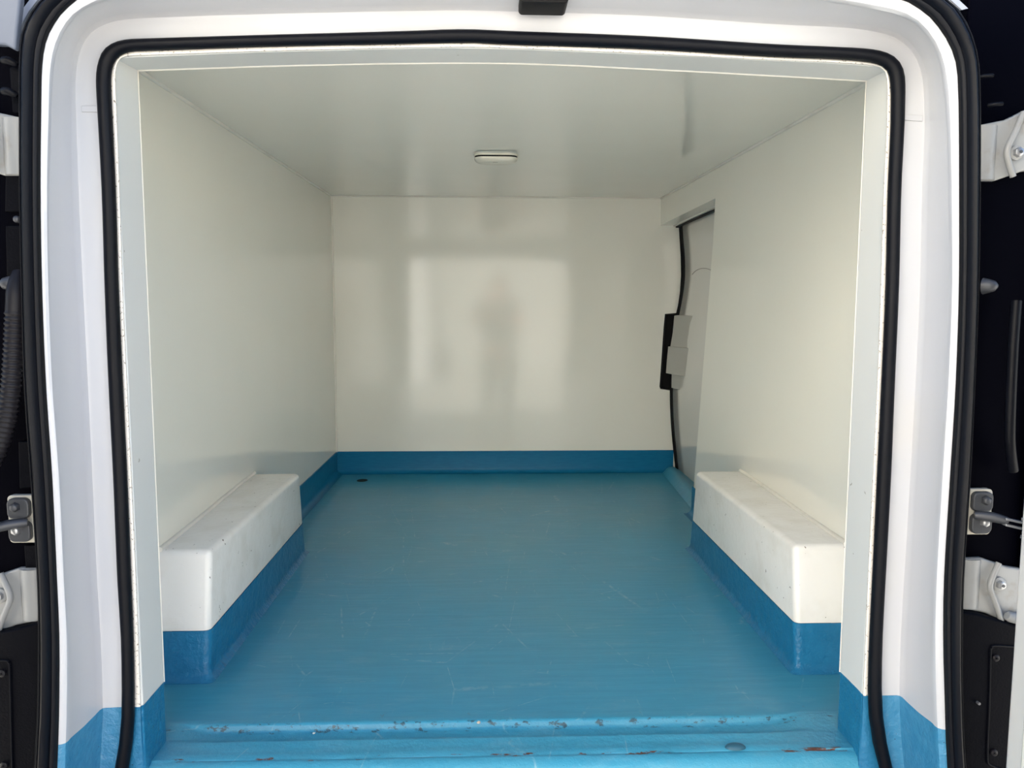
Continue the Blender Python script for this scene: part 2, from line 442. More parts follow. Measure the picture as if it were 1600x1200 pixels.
S_in = loop_px([(200,1200),(206,1160),(209.5,1107),(208,1000),(204,900),(198,750),(191,600),(184.5,450),(180,300),(174,170)],
    [(172.5,130),(174.5,106),(181,92),(192,83.5),(212,79.5)], [(255,78),(400,73),(550,69.5),(650,67.5),(700,66.5),(745,66.5),(800,69),(1000,76),(1200,87.5),(1300,91.5)],
    [(1352,95.5),(1374,100.5),(1386,108),(1391.5,122),(1393,150)], [(1392.5,200),(1388,300),(1384.5,450),(1378,600),(1371,750),(1364,900),(1359,1000),(1357,1090),(1363,1150),(1375,1200)])
W_l = loop_px([(228,1200),(224,1160),(221,1107),(217,1000),(213,900),(206,750),(199,600),(192,450),(187.5,300),(182.5,170)],
    [(181,130),(181.5,110),(185,97),(193,89.5),(212,87.5)], [(255,86),(400,81),(550,77),(650,75),(700,74.2),(745,74.2),(800,76),(1000,84),(1200,94),(1300,98)],
    [(1350,101.5),(1371,104),(1381,110),(1385,122),(1386,150)], [(1385,200),(1380,300),(1375.5,450),(1370,600),(1363,750),(1355.5,900),(1351.5,1000),(1347.5,1090),(1344,1150),(1341,1200)])
J1 = loop_px([(152,1200),(154,1160),(156,1107),(152,1000),(146,900),(139,750),(132,600),(124,450),(117,300),(113,170)],
    [(113,125),(118,85),(131,56),(152,38),(190,26)], [(275,21),(400,17),(550,13.5),(650,12),(700,11.5),(745,11.5),(800,13),(1000,19),(1200,32),(1300,37)],
    [(1352,42),(1400,54),(1430,80),(1444,113),(1449,160)], [(1450,200),(1446,300),(1443,450),(1436,600),(1427,750),(1418,900),(1412,1000),(1410,1090),(1412,1150),(1416,1200)])
J2 = loop_px([(106,1200),(107,1158),(108.5,1107),(108.5,1000),(103,900),(96,750),(85,600),(79,450),(77,300),(80,170)],
    [(83,105),(93,64),(112,31),(138,11),(185,-4)], [(275,-11),(400,-17),(550,-21),(650,-23),(700,-23.5),(745,-23.5),(800,-23),(1000,-17),(1200,-6),(1290,1)],
    [(1355,12),(1418,28),(1450,56),(1469,95),(1478,155)], [(1481,210),(1483,300),(1484,450),(1478,600),(1468.5,750),(1460,900),(1457,1000),(1458.5,1090),(1461,1140),(1464,1200)])
O_in = loop_px([(88.5,1200),(90,1165),(91.5,1107),(92,1000),(88,900),(81,750),(71,600),(65,450),(62.5,300),(63.5,170)],
    [(65,105),(71,65),(86,34),(108,9),(150,-14)], [(275,-31),(400,-39),(550,-44),(650,-46),(700,-46.5),(745,-46.5),(800,-46),(1000,-40),(1200,-28),(1300,-18)],
    [(1400,-4),(1445,19),(1470,46),(1489,80),(1497,118)], [(1499,190),(1499.5,300),(1499,450),(1494,600),(1485,750),(1476,900),(1474.5,1000),(1477,1100),(1478,1145),(1481,1200)])
O_out = loop_px([(55,1200),(57,1160),(60,1107),(61.5,1000),(60,900),(50,750),(39.5,600),(35.5,450),(32.5,300),(32,170)],
    [(32.5,95),(37,52),(53,18),(80,-10),(125,-36)], [(275,-56),(400,-66),(550,-72),(650,-74),(700,-74.5),(745,-74.5),(800,-74),(1000,-66),(1200,-56),(1320,-46)],
    [(1420,-28),(1482,4),(1508,36),(1524,82),(1529,130)], [(1530,200),(1529.5,300),(1527,450),(1521,600),(1514,750),(1504,900),(1502,1000),(1502,1090),(1504.5,1150),(1508,1200)])
ZLOW = -.15
def place(L, y, ext=True):
    P = [at(p.x, p.y, y=y) for p in L]
    if ext:
        a, b = P[0].copy(), P[-1].copy(); a.z = b.z = ZLOW
        P = [a] + P + [b]
    return P
def mixl(A, B, t): return [a.lerp(b, t) for a, b in zip(A, B)]
jl = [place(mixl(S_in, W_l, .3), 1.224), place(mixl(S_in, S_out, .3), 1.214), place(mixl(S_out, J1, .10), 1.213), place(mixl(S_out, J1, .72), 1.2125), place(mixl(S_out, J1, .86), 1.211), place(J1, 1.205),
      place(mixl(J1, J2, .12), 1.193), place(mixl(J1, J2, .5), 1.158), place(mixl(J1, J2, .93), 1.1245), place(J2, 1.1165),
      place(mixl(J2, O_in, .25), 1.1105), place(mixl(J2, O_in, .6), 1.107), place(O_in, 1.1055), place(mixl(O_in, O_out, .5), 1.107), place(mixl(O_in, O_out, 1.0), 1.112)]
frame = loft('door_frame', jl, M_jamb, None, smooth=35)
tag(frame, 'white painted steel rear door frame of the van with blue foot', kind='structure')
# pressed joints of the frame sheet
def rect_on(name, a, b, hw, y, mt, parent, dy=.002):
    d = (b-a).normalized(); s = d.cross(Vector((0, 1, 0))).normalized()*hw
    return prism(name, [a-s, b-s, b+s, a+s], (0, dy, 0), mt, parent, .0008)
rect_on('pressed_joint', at(127, 170, y=1.2105), at(152, 170, y=1.2105), .0045, 1.2105, M_jamb, frame)
rect_on('pressed_joint', at(1414, 183, y=1.2105), at(1442, 185, y=1.2105), .0045, 1.2105, M_jamb, frame)
hexa('pressed_joint', [at(1418, 57, y=1.2), at(1424, 62, y=1.2), at(1446, 46, y=1.135), at(1440, 40, y=1.135), at(1417, 58, y=1.204), at(1423, 63, y=1.204), at(1445, 47, y=1.139), at(1439, 41, y=1.139)], M_jamb, frame, .001)
# white roof lip outside the outer seal, over the top only
def part_loop(P, i0, i1): return P[i0:i1]
off = [p + (p-q).normalized()*7 for p, q in zip(O_out, O_in)]
off2 = [p + (p-q).normalized()*17 for p, q in zip(O_out, O_in)]
i0, i1 = 30, len(O_out)-30
loft('roof_lip', [part_loop(place(O_out, 1.135, False), i0, i1), part_loop(place(off, 1.118, False), i0, i1), part_loop(place(off2, 1.128, False), i0, i1)], M_jamb, frame)

# lower step of the frame behind the bumper
xl0, xr0 = jl[5][0].x, jl[5][-1].x
o = pyd('sill_step', [(-.72, 1.214, -.150), (.80, 1.214, -.150), (.80, 1.10, -.158), (-.72, 1.10, -.158), (.80, 1.085, -.20), (-.72, 1.085, -.20)], [(0,1,2,3),(3,2,4,5)], M_skirt, frame)

# liner of the opening
def fitbox(name, xin, xout, label):
    a, b = sorted((xin, xout))
    o = box(name, a, b, 1.218, 1.302, -.03, 1.175, M_reveal, None, .003)
    return tag(o, label, kind='structure')
XSL, XSR = -.5653, .6417
fitbox('trim_5', XSL, -.70, 'flat white liner strip of the rear opening, left side, blue at its foot')
fitbox('trim_6', XSR, .80, 'flat white liner strip of the rear opening, right side, blue at its foot')
hi = [(150,113),(213,110),(300,107),(400,103.5),(500,101),(600,99),(700,98),(800,98.5),(900,102),(1000,107),(1100,112),(1200,117.5),(1300,123),(1356,126.5),(1420,131)]
ho = [(150,90),(190,89.5),(300,85),(400,81),(500,78.5),(600,76),(700,74.2),(800,76),(900,80),(1000,84),(1100,88.5),(1200,94),(1300,98),(1385,104.5),(1430,107)]
xs = lin(-.70, .80, 40)
def zof(pts, y):
    P = [at(u, v, y=y) for u, v in pts]
    def f(x):
        for a, b in zip(P, P[1:]):
            if x <= b.x or b is P[-1]: return a.z + (b.z-a.z)*(x-a.x)/(b.x-a.x)
    return f
zi, zo_ = zof(hi, 1.302), zof(ho, 1.218)
L = [[Vector((x, 1.218, 1.205)) for x in xs], [Vector((x, 1.218, zo_(x)+.003)) for x in xs], [Vector((x, 1.221, zo_(x))) for x in xs],
     [Vector((x, 1.299, zi(x)-.0005)) for x in xs], [Vector((x, 1.302, zi(x)+.0025)) for x in xs], [Vector((x, 1.302, 1.26)) for x in xs]]
o = loft('trim_7', L, M_reveal, None, smooth=30)
tag(o, 'cream white liner strip over the rear opening', kind='structure')
# pale worn bead on the inner edge of the header and round the mouth of the liner
tag(tube('trim_8', [(x, 1.3025, zi(x)+.0005) for x in lin(XSL, XSR, 40)], .0022, M_caulk, None, 6), 'pale chipped bead on the inner edge of the header strip', kind='structure')
for i, xx in ((9, XSL), (10, XSR)):
    tag(tube('trim_%d' % i, [(xx, 1.302, z) for z in lin(.10, zi(xx), 12)], .0009, M_caulk, None, 6), 'thin pale bead on the inner edge of the %s liner strip' % ('left' if xx < 0 else 'right'), kind='structure')
bl = [place(mixl(S_in, S_out, .25), 1.2165), place(S_in, 1.2145), place(mixl(S_in, W_l, .45), 1.2125), place(mixl(S_in, W_l, .85), 1.2140), place(W_l, 1.2185)]
o = loft('trim_11', bl, M_worn, None, smooth=60)
tag(o, 'grimy chipped white sealant edge round the liner mouth', kind='structure')

# inner bulb seal on the frame flange
def sweep(name, A, B, y, sec, depth, mt, parent=None):
    PA, PB = place(A, y), place(B, y)
    loops = []
    for u, v in sec:
        loops.append([a.lerp(b, (u+1)/2) + Vector((0, -v*depth, 0)) for a, b in zip(PA, PB)])
    return loft(name, loops, mt, parent, close=True, smooth=55)
circ = [(_c(a), _s(a)) for a in lin(0, 2*math.pi*15/16, 16)]
sl = empty('door_seal', (0.03, 1.205, -.10))
tag(sl, 'smooth black rubber bulb seal framing the inner opening', 'seal')
sweep('bulb', S_in, S_out, 1.206, circ, .0105, M_rubber, sl)
sweep('lip', mixl(S_in, S_out, -.06), mixl(S_in, S_out, .3), 1.209, [(-1, 0), (-.6, .8), (.6, .9), (1, 0)], .006, M_gap, sl)
osl = empty('weatherstrip', (0.03, 1.10, -.10))
tag(osl, 'wide ribbed black weatherstrip round the outside of the white door frame', 'seal')
sec = [(-1, -.2), (-.96, .25), (-.80, .42), (-.62, .44), (-.56, .30), (-.50, .32), (-.44, .55), (-.25, .80), (0, .92), (.22, .85), (.30, .66), (.36, .66), (.42, .74), (.55, .66), (.60, .50), (.66, .50), (.72, .52), (.86, .36), (.97, .10), (1, -.2)]
sweep('ribbed_strip', O_in, O_out, 1.1045, sec, .020, M_rubber2, osl)
sweep('edge_lip', mixl(O_in, O_out, -.03), mixl(O_in, O_out, .14), 1.105, [(-1, 0), (-.3, .9), (.4, .9), (1, 0)], .0075, M_gap, osl)

# latch cover under the top of the frame
lt = empty('latch_cover', at(850, 2, y=1.155)); tag(lt, 'small black rounded latch cover at the top centre of the frame', 'latch')
a = at(812, 4.5, y=1.15); b = at(888, 7, y=1.15); zc = a.z
def rrect(cx, cz, hw, hh, r, y, seg=5):
    out = []
    for sx, sz, a0 in ((1,1,0),(-1,1,90),(-1,-1,180),(1,-1,270)):
        for i in range(seg+1):
            t = math.radians(a0 + 90*i/seg); out.append(Vector((cx+sx*(hw-r)+r*_c(t), y, cz+sz*(hh-r)+r*_s(t))))
    return out
prism('cover', rrect((a.x+b.x)/2, zc+.0225, (b.x-a.x)/2, .023, .006, 1.145), (0, .05, 0), M_gap, lt, .0015)
prism('striker_slot', rrect((a.x+b.x)/2, zc+.026, .018, .008, .003, 1.1435), (0, .004, 0), M_rubber, lt)

# ------------------------------------------------------------------ wheel arch boxes
def wheel_box(s, label):
    if s < 0: xi_b, xi_t, wf = -.5635, -.5560, wl
    else: xi_b, xi_t, wf = .6475, .6410, wr
    yf_b, yf_t, yb_b, yb_t, zt = 1.503, 1.521, 2.335, 2.262, .2665
    root = empty('wheel_arch_box', ((xi_b + wf(1.9, 0))/2, 1.9, 0))
    tag(root, label, 'wheel box', 'wheel arch boxes on both sides of the floor')
    bm = bmesh.new()
    ow = .0005*s
    co = [(xi_b, yf_b, -.004), (wf(yf_b, 0)+ow, yf_b, -.004), (wf(yb_b, 0)+ow, yb_b, -.004), (xi_b, yb_b, -.004),
          (xi_t, yf_t, zt), (wf(yf_t, zt)+ow, yf_t, zt), (wf(yb_t, zt)+ow, yb_t, zt), (xi_t, yb_t, zt)]
    v = [bm.verts.new(c) for c in co]
    for f in [(3,2,1,0),(4,5,6,7),(0,1,5,4),(1,2,6,5),(2,3,7,6),(3,0,4,7)]: bm.faces.new([v[i] for i in f])
    bmesh.ops.recalc_face_normals(bm, faces=bm.faces)
    ed = [e for e in bm.edges if (set(e.verts) in ({v[0],v[4]}, {v[3],v[7]}, {v[4],v[7]}, {v[4],v[5]}, {v[7],v[6]}))]
    bmesh.ops.bevel(bm, geom=ed, offset=.013, segments=4, profile=.5, affect='EDGES')
    me_all = bpy.data.meshes.new('tmp'); bm.to_mesh(me_all); bm.free()
    def sliced(name, zlo, zhi, mt):
        b2 = bmesh.new(); b2.from_mesh(me_all)
        if zlo is not None:
            bmesh.ops.bisect_plane(b2, geom=b2.verts[:]+b2.edges[:]+b2.faces[:], plane_co=(0,0,zlo), plane_no=(0,0,-1), clear_outer=True)
        if zhi is not None:
            bmesh.ops.bisect_plane(b2, geom=b2.verts[:]+b2.edges[:]+b2.faces[:], plane_co=(0,0,zhi), plane_no=(0,0,1), clear_outer=True)
            for zc in (.020, .014, .009, .005, .002):
                bmesh.ops.bisect_plane(b2, geom=b2.verts[:]+b2.edges[:]+b2.faces[:], plane_co=(0,0,zc), plane_no=(0,0,1))
            cx, cy = wf(1.9, 0), (yf_b+yb_b)/2
            for q in b2.verts:                    # cove foot and the thickness of the coating
                d = .0015
                if q.co.z < .020: d += .012*((.020-max(q.co.z, .0))/.020)**2.0
                q.co.x -= s*d if abs(q.co.x - cx) > .05 else 0
                if q.co.y < yf_b+.05: q.co.y -= d
                elif q.co.y > yb_t-.05: q.co.y += d
                q.co.z = max(q.co.z, .0004)
        me = bpy.data.meshes.new(name); b2.to_mesh(me); b2.free()
        o = link(name, me, mt, root, 35)
        return o
    sliced('body', .103, None, M_box)
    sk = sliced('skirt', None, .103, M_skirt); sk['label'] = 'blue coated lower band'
    pts = [(wf(y, zt)-s*.001, y, zt+.001) for y in lin(yf_t+.004, yb_t-.004, 16)]
    tube('sealant_bead', pts, .006, M_caulk, root, 8)
    return root
wheel_box(-1, 'white boxed-in wheel arch with blue skirt, against the left wall')
wheel_box(1, 'white boxed-in wheel arch with blue skirt, against the right wall by the side doorway')

# ------------------------------------------------------------------ ceiling lamp
lc = at(775, 243, z=1.245); zc = ceil_z(lc.y)
lamp = empty('ceiling_lamp', (lc.x, lc.y, zc)); tag(lamp, 'slim oblong cream interior lamp on the ceiling', 'lamp')
def dome(name, hx, hy, r0, z0, z1, mt, parent, inset=.0, k=6):
    V = []; per = 4*7
    for i in range(k+1):
        t = i/k; q = 1-inset*(1-math.cos(t*math.pi/2)); zz = z0 + (z1-z0)*math.sin(t*math.pi/2)
        for p in rrect(0, 0, hx*q, hy*q, min(r0, hx*q, hy*q)*.98, 0, 6): V.append((lc.x+p.x, lc.y+p.z, zz))
    Fc = [(i*per+j, i*per+(j+1) % per, (i+1)*per+(j+1) % per, (i+1)*per+j) for i in range(k) for j in range(per)] + [tuple(range(per)), tuple(range(k*per, (k+1)*per))]
    return pyd(name, V, Fc, mt, parent, 45)
dome('base_plate', .070, .040, .030, zc+.001, zc-.006, M_lens, lamp, .02, 2)
dome('shadow_gap', .0675, .037, .028, zc-.005, zc-.0115, M_gap, lamp, .0, 1)
dome('lens', .069, .0385, .030, zc-.011, zc-.026, M_lens, lamp, .35)
o = box('maker_mark', lc.x-.010, lc.x+.005, lc.y-.0235, lc.y-.0205, zc-.0262, zc-.0215, M_ink, lamp); o['label'] = 'tiny dark illegible print'

# ------------------------------------------------------------------ sliding side door beyond the right wall
sdoor = empty('door_1', (.91, 3.2, 0)); tag(sdoor, 'white sliding side door seen edge-on behind the right wall', kind='structure')
prof_px = [(1066,340),(1067.5,370),(1070,400),(1070.5,430),(1068,455),(1064.5,476),(1060,500),(1056,540),(1053,575),(1051.5,604),(1052,640),(1054.5,680),(1057.5,710),(1061,742)]
pp = catmull([at(u, v, y=3.47) for u, v in prof_px], 4)
L = []
for y in lin(2.60, 3.47, 8): L.append([Vector((p.x, y, p.z)) for p in pp])
L.append([Vector((p.x+.010, 3.482, p.z)) for p in pp]); L.append([Vector((p.x+.05, 3.485, p.z)) for p in pp])
L = [[Vector((p.x+.05, 2.60, p.z)) for p in pp]] + L
loft('door_panel', L, M_slide, sdoor, smooth=50)
# rubber behind the bulkhead edge, seen as a black line
gpoly = [Vector((.78, 3.555, -.05)), Vector((.78, 3.555, 1.25)), Vector((.99, 3.555, 1.25)), Vector((.99, 3.555, -.05))]
prism('rubber_backing', gpoly, (0, .02, 0), M_gap, sdoor)
loft('edge_rubber', [[Vector((p.x-.010, 3.490, p.z)) for p in pp], [Vector((p.x-.004, 3.478, p.z)) for p in pp], [Vector((p.x+.006, 3.476, p.z)) for p in pp], [Vector((p.x+.02, 3.49, p.z)) for p in pp]], M_gap, sdoor)
# latch housing bulging from the door into the notch
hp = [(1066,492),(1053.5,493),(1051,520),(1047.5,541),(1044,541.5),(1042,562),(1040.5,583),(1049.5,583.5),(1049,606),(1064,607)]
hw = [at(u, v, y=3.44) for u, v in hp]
hous = prism('latch_housing', hw, (0, -.30, 0), mat('housing_shade_grey', (.50, .49, .46), .3), sdoor, .003)  # grey darker than the door panel stands in for shading on the housing
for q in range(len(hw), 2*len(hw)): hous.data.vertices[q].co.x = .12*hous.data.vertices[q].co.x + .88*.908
a, b = at(1067, 500, y=3.35), at(1063, 551, y=3.35)
tube('edge_highlight', [a, b], .0012, M_alu, hous, 6)  # pale line drawn for the highlight along the housing edge
# latch recess in the bulkhead
rec = at(1036, 550, y=3.5)
npx = [(1039.5,491.5),(1056,490),(1050,609),(1031.5,607)]
nw = [at(u, v, y=3.545) for u, v in npx]
prism('latch_recess', nw, (0, .008, 0), M_gap, sdoor)
tube('recess_rim', [at(1056, 490.5, y=3.502), at(1040, 491.5, y=3.502), at(1036, 550, y=3.502), at(1032, 606.5, y=3.502), at(1047, 609.5, y=3.502)], .0028, M_cond, sdoor, 6)
# soffit trim over the doorway
box('head_seal', .868, .880, 2.60, 3.49, SOF-.012, SOF+.002, M_gap, sdoor)
box('head_strip', .858, .869, 2.60, 3.495, SOF-.006, SOF+.003, M_alu, sdoor, .001)
# dark smear line on the panel
hx = catmull([at(1082, 429, y=3.1), at(1089, 422, y=3.05), at(1098, 419.5, y=3.0), at(1105, 420, y=2.97), at(1111, 422, y=2.94)], 5)
dpx = []
for u, v in ((1081.5,429),(1085,425),(1089,422),(1094,420),(1099,419.3),(1105,420),(1111,422)):
    z0 = at(u, v, y=3.1).z
    xd = min(pp, key=lambda p: abs(p.z-z0)).x - .0012
    dpx.append(at(u, v, x=xd))
hair = tube('hair_strand', catmull(dpx, 4), .0009, M_hair, None, 5)
tag(hair, 'thin dark curved hair stuck to the sliding door panel', 'hair')

# blue half-round threshold of the side doorway
th = []
for t in lin(0, 1, 14):
    y = 2.62 + (3.465-2.62)*t; x0 = .800 + .050*t
    th.append([Vector((x0-.026, y, .0005)), Vector((x0-.016, y, .010)), Vector((x0-.006, y, .022)), Vector((x0+.004, y, .029)), Vector((x0+.018, y, .031)), Vector((x0+.032, y, .028)), Vector((x0+.045, y, .018)), Vector((x0+.10, y, .012)), Vector((x0+.10, y, 0))])
V = [p for L in th for p in L]; k = 9
Fc = [(i*k+j, (i+1)*k+j, (i+1)*k+j+1, i*k+j+1) for i in range(13) for j in range(k-1)] + [tuple(range(k)), tuple(range(13*k, 14*k))]
o = pyd('door_threshold', V, Fc, M_floor, None, 60); tag(o, 'blue coated half-round threshold under the sliding side door', 'threshold')

# ------------------------------------------------------------------ hinge pillars outside the frame
def pillar(s, label):
    xi = -.640 if s < 0 else .716
    root = empty('hinge_pillar', (xi + s*.15, 1.2, -.2)); tag(root, label, 'pillar')
    xo = xi + s*.42
    a, b = sorted((xi, xo))
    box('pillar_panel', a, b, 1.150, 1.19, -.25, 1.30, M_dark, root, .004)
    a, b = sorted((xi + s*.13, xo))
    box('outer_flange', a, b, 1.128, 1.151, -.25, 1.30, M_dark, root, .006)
    return root
pl = pillar(-1, 'dark hinge pillar outside the weatherstrip, left edge of the photo')
pr = pillar(1, 'dark hinge pillar outside the weatherstrip, right edge of the photo')
def px_panel(name, px, y, dy, mt, parent, bevel=.002):
    return prism(name, [at(u, v, y=y) for u, v in px], (0, dy, 0), mt, parent, bevel)
px_panel('cover_panel', [(8,262),(36,262),(36,331),(7,331)], 1.138, .014, M_darkp, pl)
px_panel('cover_panel', [(8,352),(38,352),(40,425),(10,432)], 1.138, .014, M_darkp, pl)
px_panel('cover_panel', [(14,105),(36,100),(36,178),(19,176)], 1.132, .02, M_darkp, pl)
px_panel('cover_panel', [(28,690),(52,690),(54,762),(30,764)], 1.138, .014, M_darkp, pl)
px_panel('cover_panel', [(37,852),(62,852),(62,898),(40,899)], 1.138, .014, M_darkp, pl)
for v in (98, 146):                                         # rubber fingers near the upper hinge
    a = at(4, v-3, y=1.122); b = at(27, v+4, y=1.122)
    tube('rubber_finger', catmull([a, a.lerp(b, .5)+Vector((0,-.003,.002)), b], 4), [.0045,.0055,.006,.006,.006,.0055,.005,.0045,.003], M_rubber, pl, 10)
# lower pillar trims with push fasteners
def lower_trim(root, px, rec, fast):
    px_panel('lower_trim', px, 1.118, .03, M_darkp, root, .004)
    pts = [at(u, v, y=1.117) for u, v in rec]
    tube('recess_line', catmull(pts, 4), .0016, M_rubber, root, 6)
    for u, v in fast:
        c = at(u, v, y=1.117)
        f = tube('fastener', [c+Vector((0,.003,0)), c+Vector((0,-.0015,0)), c+Vector((0,-.003,0))], [.0055,.0055,.0035], M_cond, root, 14)
        tube('centre_pin', [c+Vector((0,-.002,0)), c+Vector((0,-.0045,0))], .0018, M_rubber, f, 8)
lower_trim(pl, [(-110,1010),(20,984),(62,972),(64,1040),(60,1300),(-110,1300)], [(-60,1035),(4,1032),(13,1036),(15,1045),(17,1120),(20,1250)], [(3,1052),(6,1196)])
lower_trim(pr, [(1500,956),(1530,960),(1590,978),(1720,1010),(1720,1300),(1504,1300),(1500,1050)], [(1640,1016),(1560,1009),(1550,1013),(1548,1022),(1546,1100),(1543,1180),(1549,1196),(1580,1206)], [(1556,1028),(1553,1176)])
c = at(1528, 1098, y=1.116); tube('stud', [c+Vector((0,.003,0)), c+Vector((0,-.004,0))], .0022, M_steel, pr, 8)
# wire clips on the right pillar, plug and pipe
for u, v in ((1541,120), (1556,164)):
    c = at(u, v, y=1.125); tube('wire_clip', [c+Vector((-.009,.004,0)), c+Vector((-.004,-.003,0)), c+Vector((.008,-.003,.001))], .003, M_rubber, pr, 8)
def plug(root, u, v, s):
    c = at(u, v, y=1.125)
    return tube('plug', [c+Vector((-s*.008,.004,0)), c+Vector((-s*.003,-.002,0)), c+Vector((s*.004,-.004,0)), c+Vector((s*.008,-.004,0))], [.0125,.0105,.008,.0035], M_strap, root, 14)
plug(pr, 1547, 447, 1)
plug(pl, 12, 443, -1)
c = at(28, 343, y=1.128); tube('stud', [c+Vector((0,.006,0)), c+Vector((0,-.004,0)), c+Vector((0,-.006,0))], [.005,.005,.003], M_strap, pl, 10)

# corrugated conduit in the left gap, smooth pipe in the right gap
path = catmull([at(30,428,y=1.130), at(26,445,y=1.118), at(24.5,480,y=1.112), at(22,540,y=1.110), at(18,600,y=1.108), at(10,655,y=1.106), at(-6,705,y=1.104), at(-30,745,y=1.10), at(-60,770,y=1.10)], 12)
path = resample(path, 190); rad = []
for i, p in enumerate(path):
    if i < 34: rad.append(.0095 + .0035*smooth01(i/20))
    else: rad.append(.0130 + (.0009 if (i//2) % 2 else -.0009))
o = tube('cable_conduit', path, rad, M_cond, None, 14); tag(o, 'dark corrugated cable conduit curving down beside the left weatherstrip', 'conduit')
path = resample(catmull([at(1588,470,y=1.118), at(1583,540,y=1.112), at(1579,630,y=1.110), at(1578,690,y=1.114), at(1583,735,y=1.126)], 8), 40)
o = tube('door_pipe', path, .0075, M_rubber, None, 12); tag(o, 'slender glossy black pipe in the gap right of the weatherstrip', 'pipe')

# ------------------------------------------------------------------ hinges
def hinge(s, up, org, root, label):
    """body half of a door hinge: folded plate, bent rib, bolt, pin barrel. s = side, up = +1 rising outwards"""
    X = lambda dx, dy, dz: Vector((org[0] + s*dx, org[1] + dy, org[2] + up*dz))
    out = [(-.004,.036),(.020,.041),(.040,.045),(.070,.060),(.150,.075),(.150,-.018),(.070,-.030),(.030,-.044),(-.004,-.044)]
    r = prism('door_hinge', [X(a, .004, b) for a, b in out], (0, .012, 0), M_hinge, root, .003)
    r['label'] = label
    # rolled inner edge
    L = []
    for t in lin(0, math.pi, 9): L.append([X(.012-.016*_c(t), .006-.009*_s(t), zz) for zz in lin(-.043, .036, 4)])
    loft('rolled_edge', L, M_hinge, r)
    rib = [X(.062,-.002,.054), X(.050,-.004,.026), X(.0405,-.005,.006), X(.0385,-.005,-.006), X(.043,-.004,-.020), X(.052,-.002,-.039)]
    tube('rib', catmull(rib, 6), .0044, M_hinge, r, 10)
    b = X(.056, 0, -.004)
    tube('washer', [b+Vector((0,.006,0)), b+Vector((0,-.001,0)), b+Vector((0,-.002,0))], [.0108,.0108,.0095], M_hinge, r, 24)
    tube('bolt', [b+Vector((0,-.001,0)), b+Vector((0,-.008,0)), b+Vector((0,-.009,0))], [.0072,.0068,.005], M_steel, r, 6)
    tube('bolt_socket', [b+Vector((.001,-.0085,0)), b+Vector((.001,-.0098,0))], .0026, M_strap, r, 6)
    tube('pin_barrel', [X(.066,-.008,.044), X(.070,-.008,.046), X(.150,-.008,.066)], [.006,.0085,.0085], M_hinge, r, 14)
    return r
hinge(1, 1, (at(1531, 228, y=1.13).x, 1.13, at(1531, 234, y=1.13).z), pr, 'white upper hinge with round bolt')
hinge(1, -1, (at(1506, 920, y=1.13).x, 1.13, at(1506, 917, y=1.13).z), pr, 'white lower hinge with round bolt')
hinge(-1, 1, (at(33, 220, y=1.13).x, 1.13, at(33, 224, y=1.13).z), pl, 'white upper hinge')
hinge(-1, -1, (at(60, 936, y=1.13).x, 1.13, at(60, 934, y=1.13).z), pl, 'white lower hinge')

# ------------------------------------------------------------------ door checks
def check(s, org, label):
    r = empty('door_check', org); tag(r, label, 'door check', 'check straps of the rear doors')
    X = lambda dx, dy, dz: Vector((org[0] + s*dx, org[1] + dy, org[2] + dz))
    def rr(x0, x1, z0, z1, rd, y):
        P = rrect((x0+x1)/2, (z0+z1)/2, (x1-x0)/2, (z1-z0)/2, rd, 0)
        return [X(p.x, y, p.z) for p in P]
    prism('plate', rr(-.006, .040, -.036, .036, .006, 0), (0, .010, 0), M_plate, r, .001)
    for zc, nm in ((.0175, 0), (-.0175, 1)):
        lobe = prism('lobe', rr(.005, .037, zc-.0155, zc+.0155, .009, -.008), (0, .010, 0), M_strap, r, .002)
        b = X(.024, -.008, zc+.003)
        tube('bolt', [b+Vector((0,.002,0)), b+Vector((0,-.002,0)), b+Vector((0,-.006,0)), b+Vector((0,-.007,0))], [.0078,.0075,.0058,.0045], M_steel if nm else M_strap, lobe, 6)
    # arm: stamped channel from the plate out to the link pin
    arm = [X(.006,-.010,-.002), X(.028,-.020,-.003), X(.046,-.030,-.007)]
    tube('arm', catmull(arm, 4), [.006,.0068,.0072,.0075,.0078,.0074,.007,.0066,.006], M_strap, r, 8)
    for dz in (-.0045, .0045):
        P = [X(.040,-.034,-.007+dz-.0018), X(.092,-.050,-.017+dz-.0018), X(.092,-.050,-.017+dz+.0018), X(.040,-.034,-.007+dz+.0018)]
        prism('link_strap', P, (0, .010, 0), M_steel, r, .0006)
    c = X(.073, -.044, -.0135)
    tube('link_pin', [c+Vector((0,0,-.016)), c+Vector((0,0,-.0145)), c+Vector((0,0,-.010)), c+Vector((0,0,.010)), c+Vector((0,0,.0145)), c+Vector((0,0,.016))], [.0055,.007,.0070,.0070,.007,.0055], M_steel, r, 12)
    for dz in (-1, 1):
        tube('wire_clip', [X(.055,-.047,-.012+dz*.011), X(.054,-.047,-.012+dz*.015), X(.073,-.050,-.0135+dz*.0125)], .0011, M_steel, r, 6)
    return r
check(1, (at(1510, 800, y=1.13).x, 1.13, at(1510, 800, y=1.13).z), 'dark grey door check strap with two bolts, right edge of the photo')
check(-1, (at(56, 811, y=1.13).x, 1.13, at(56, 811, y=1.13).z), 'dark grey door check strap with two bolts, left edge of the photo')

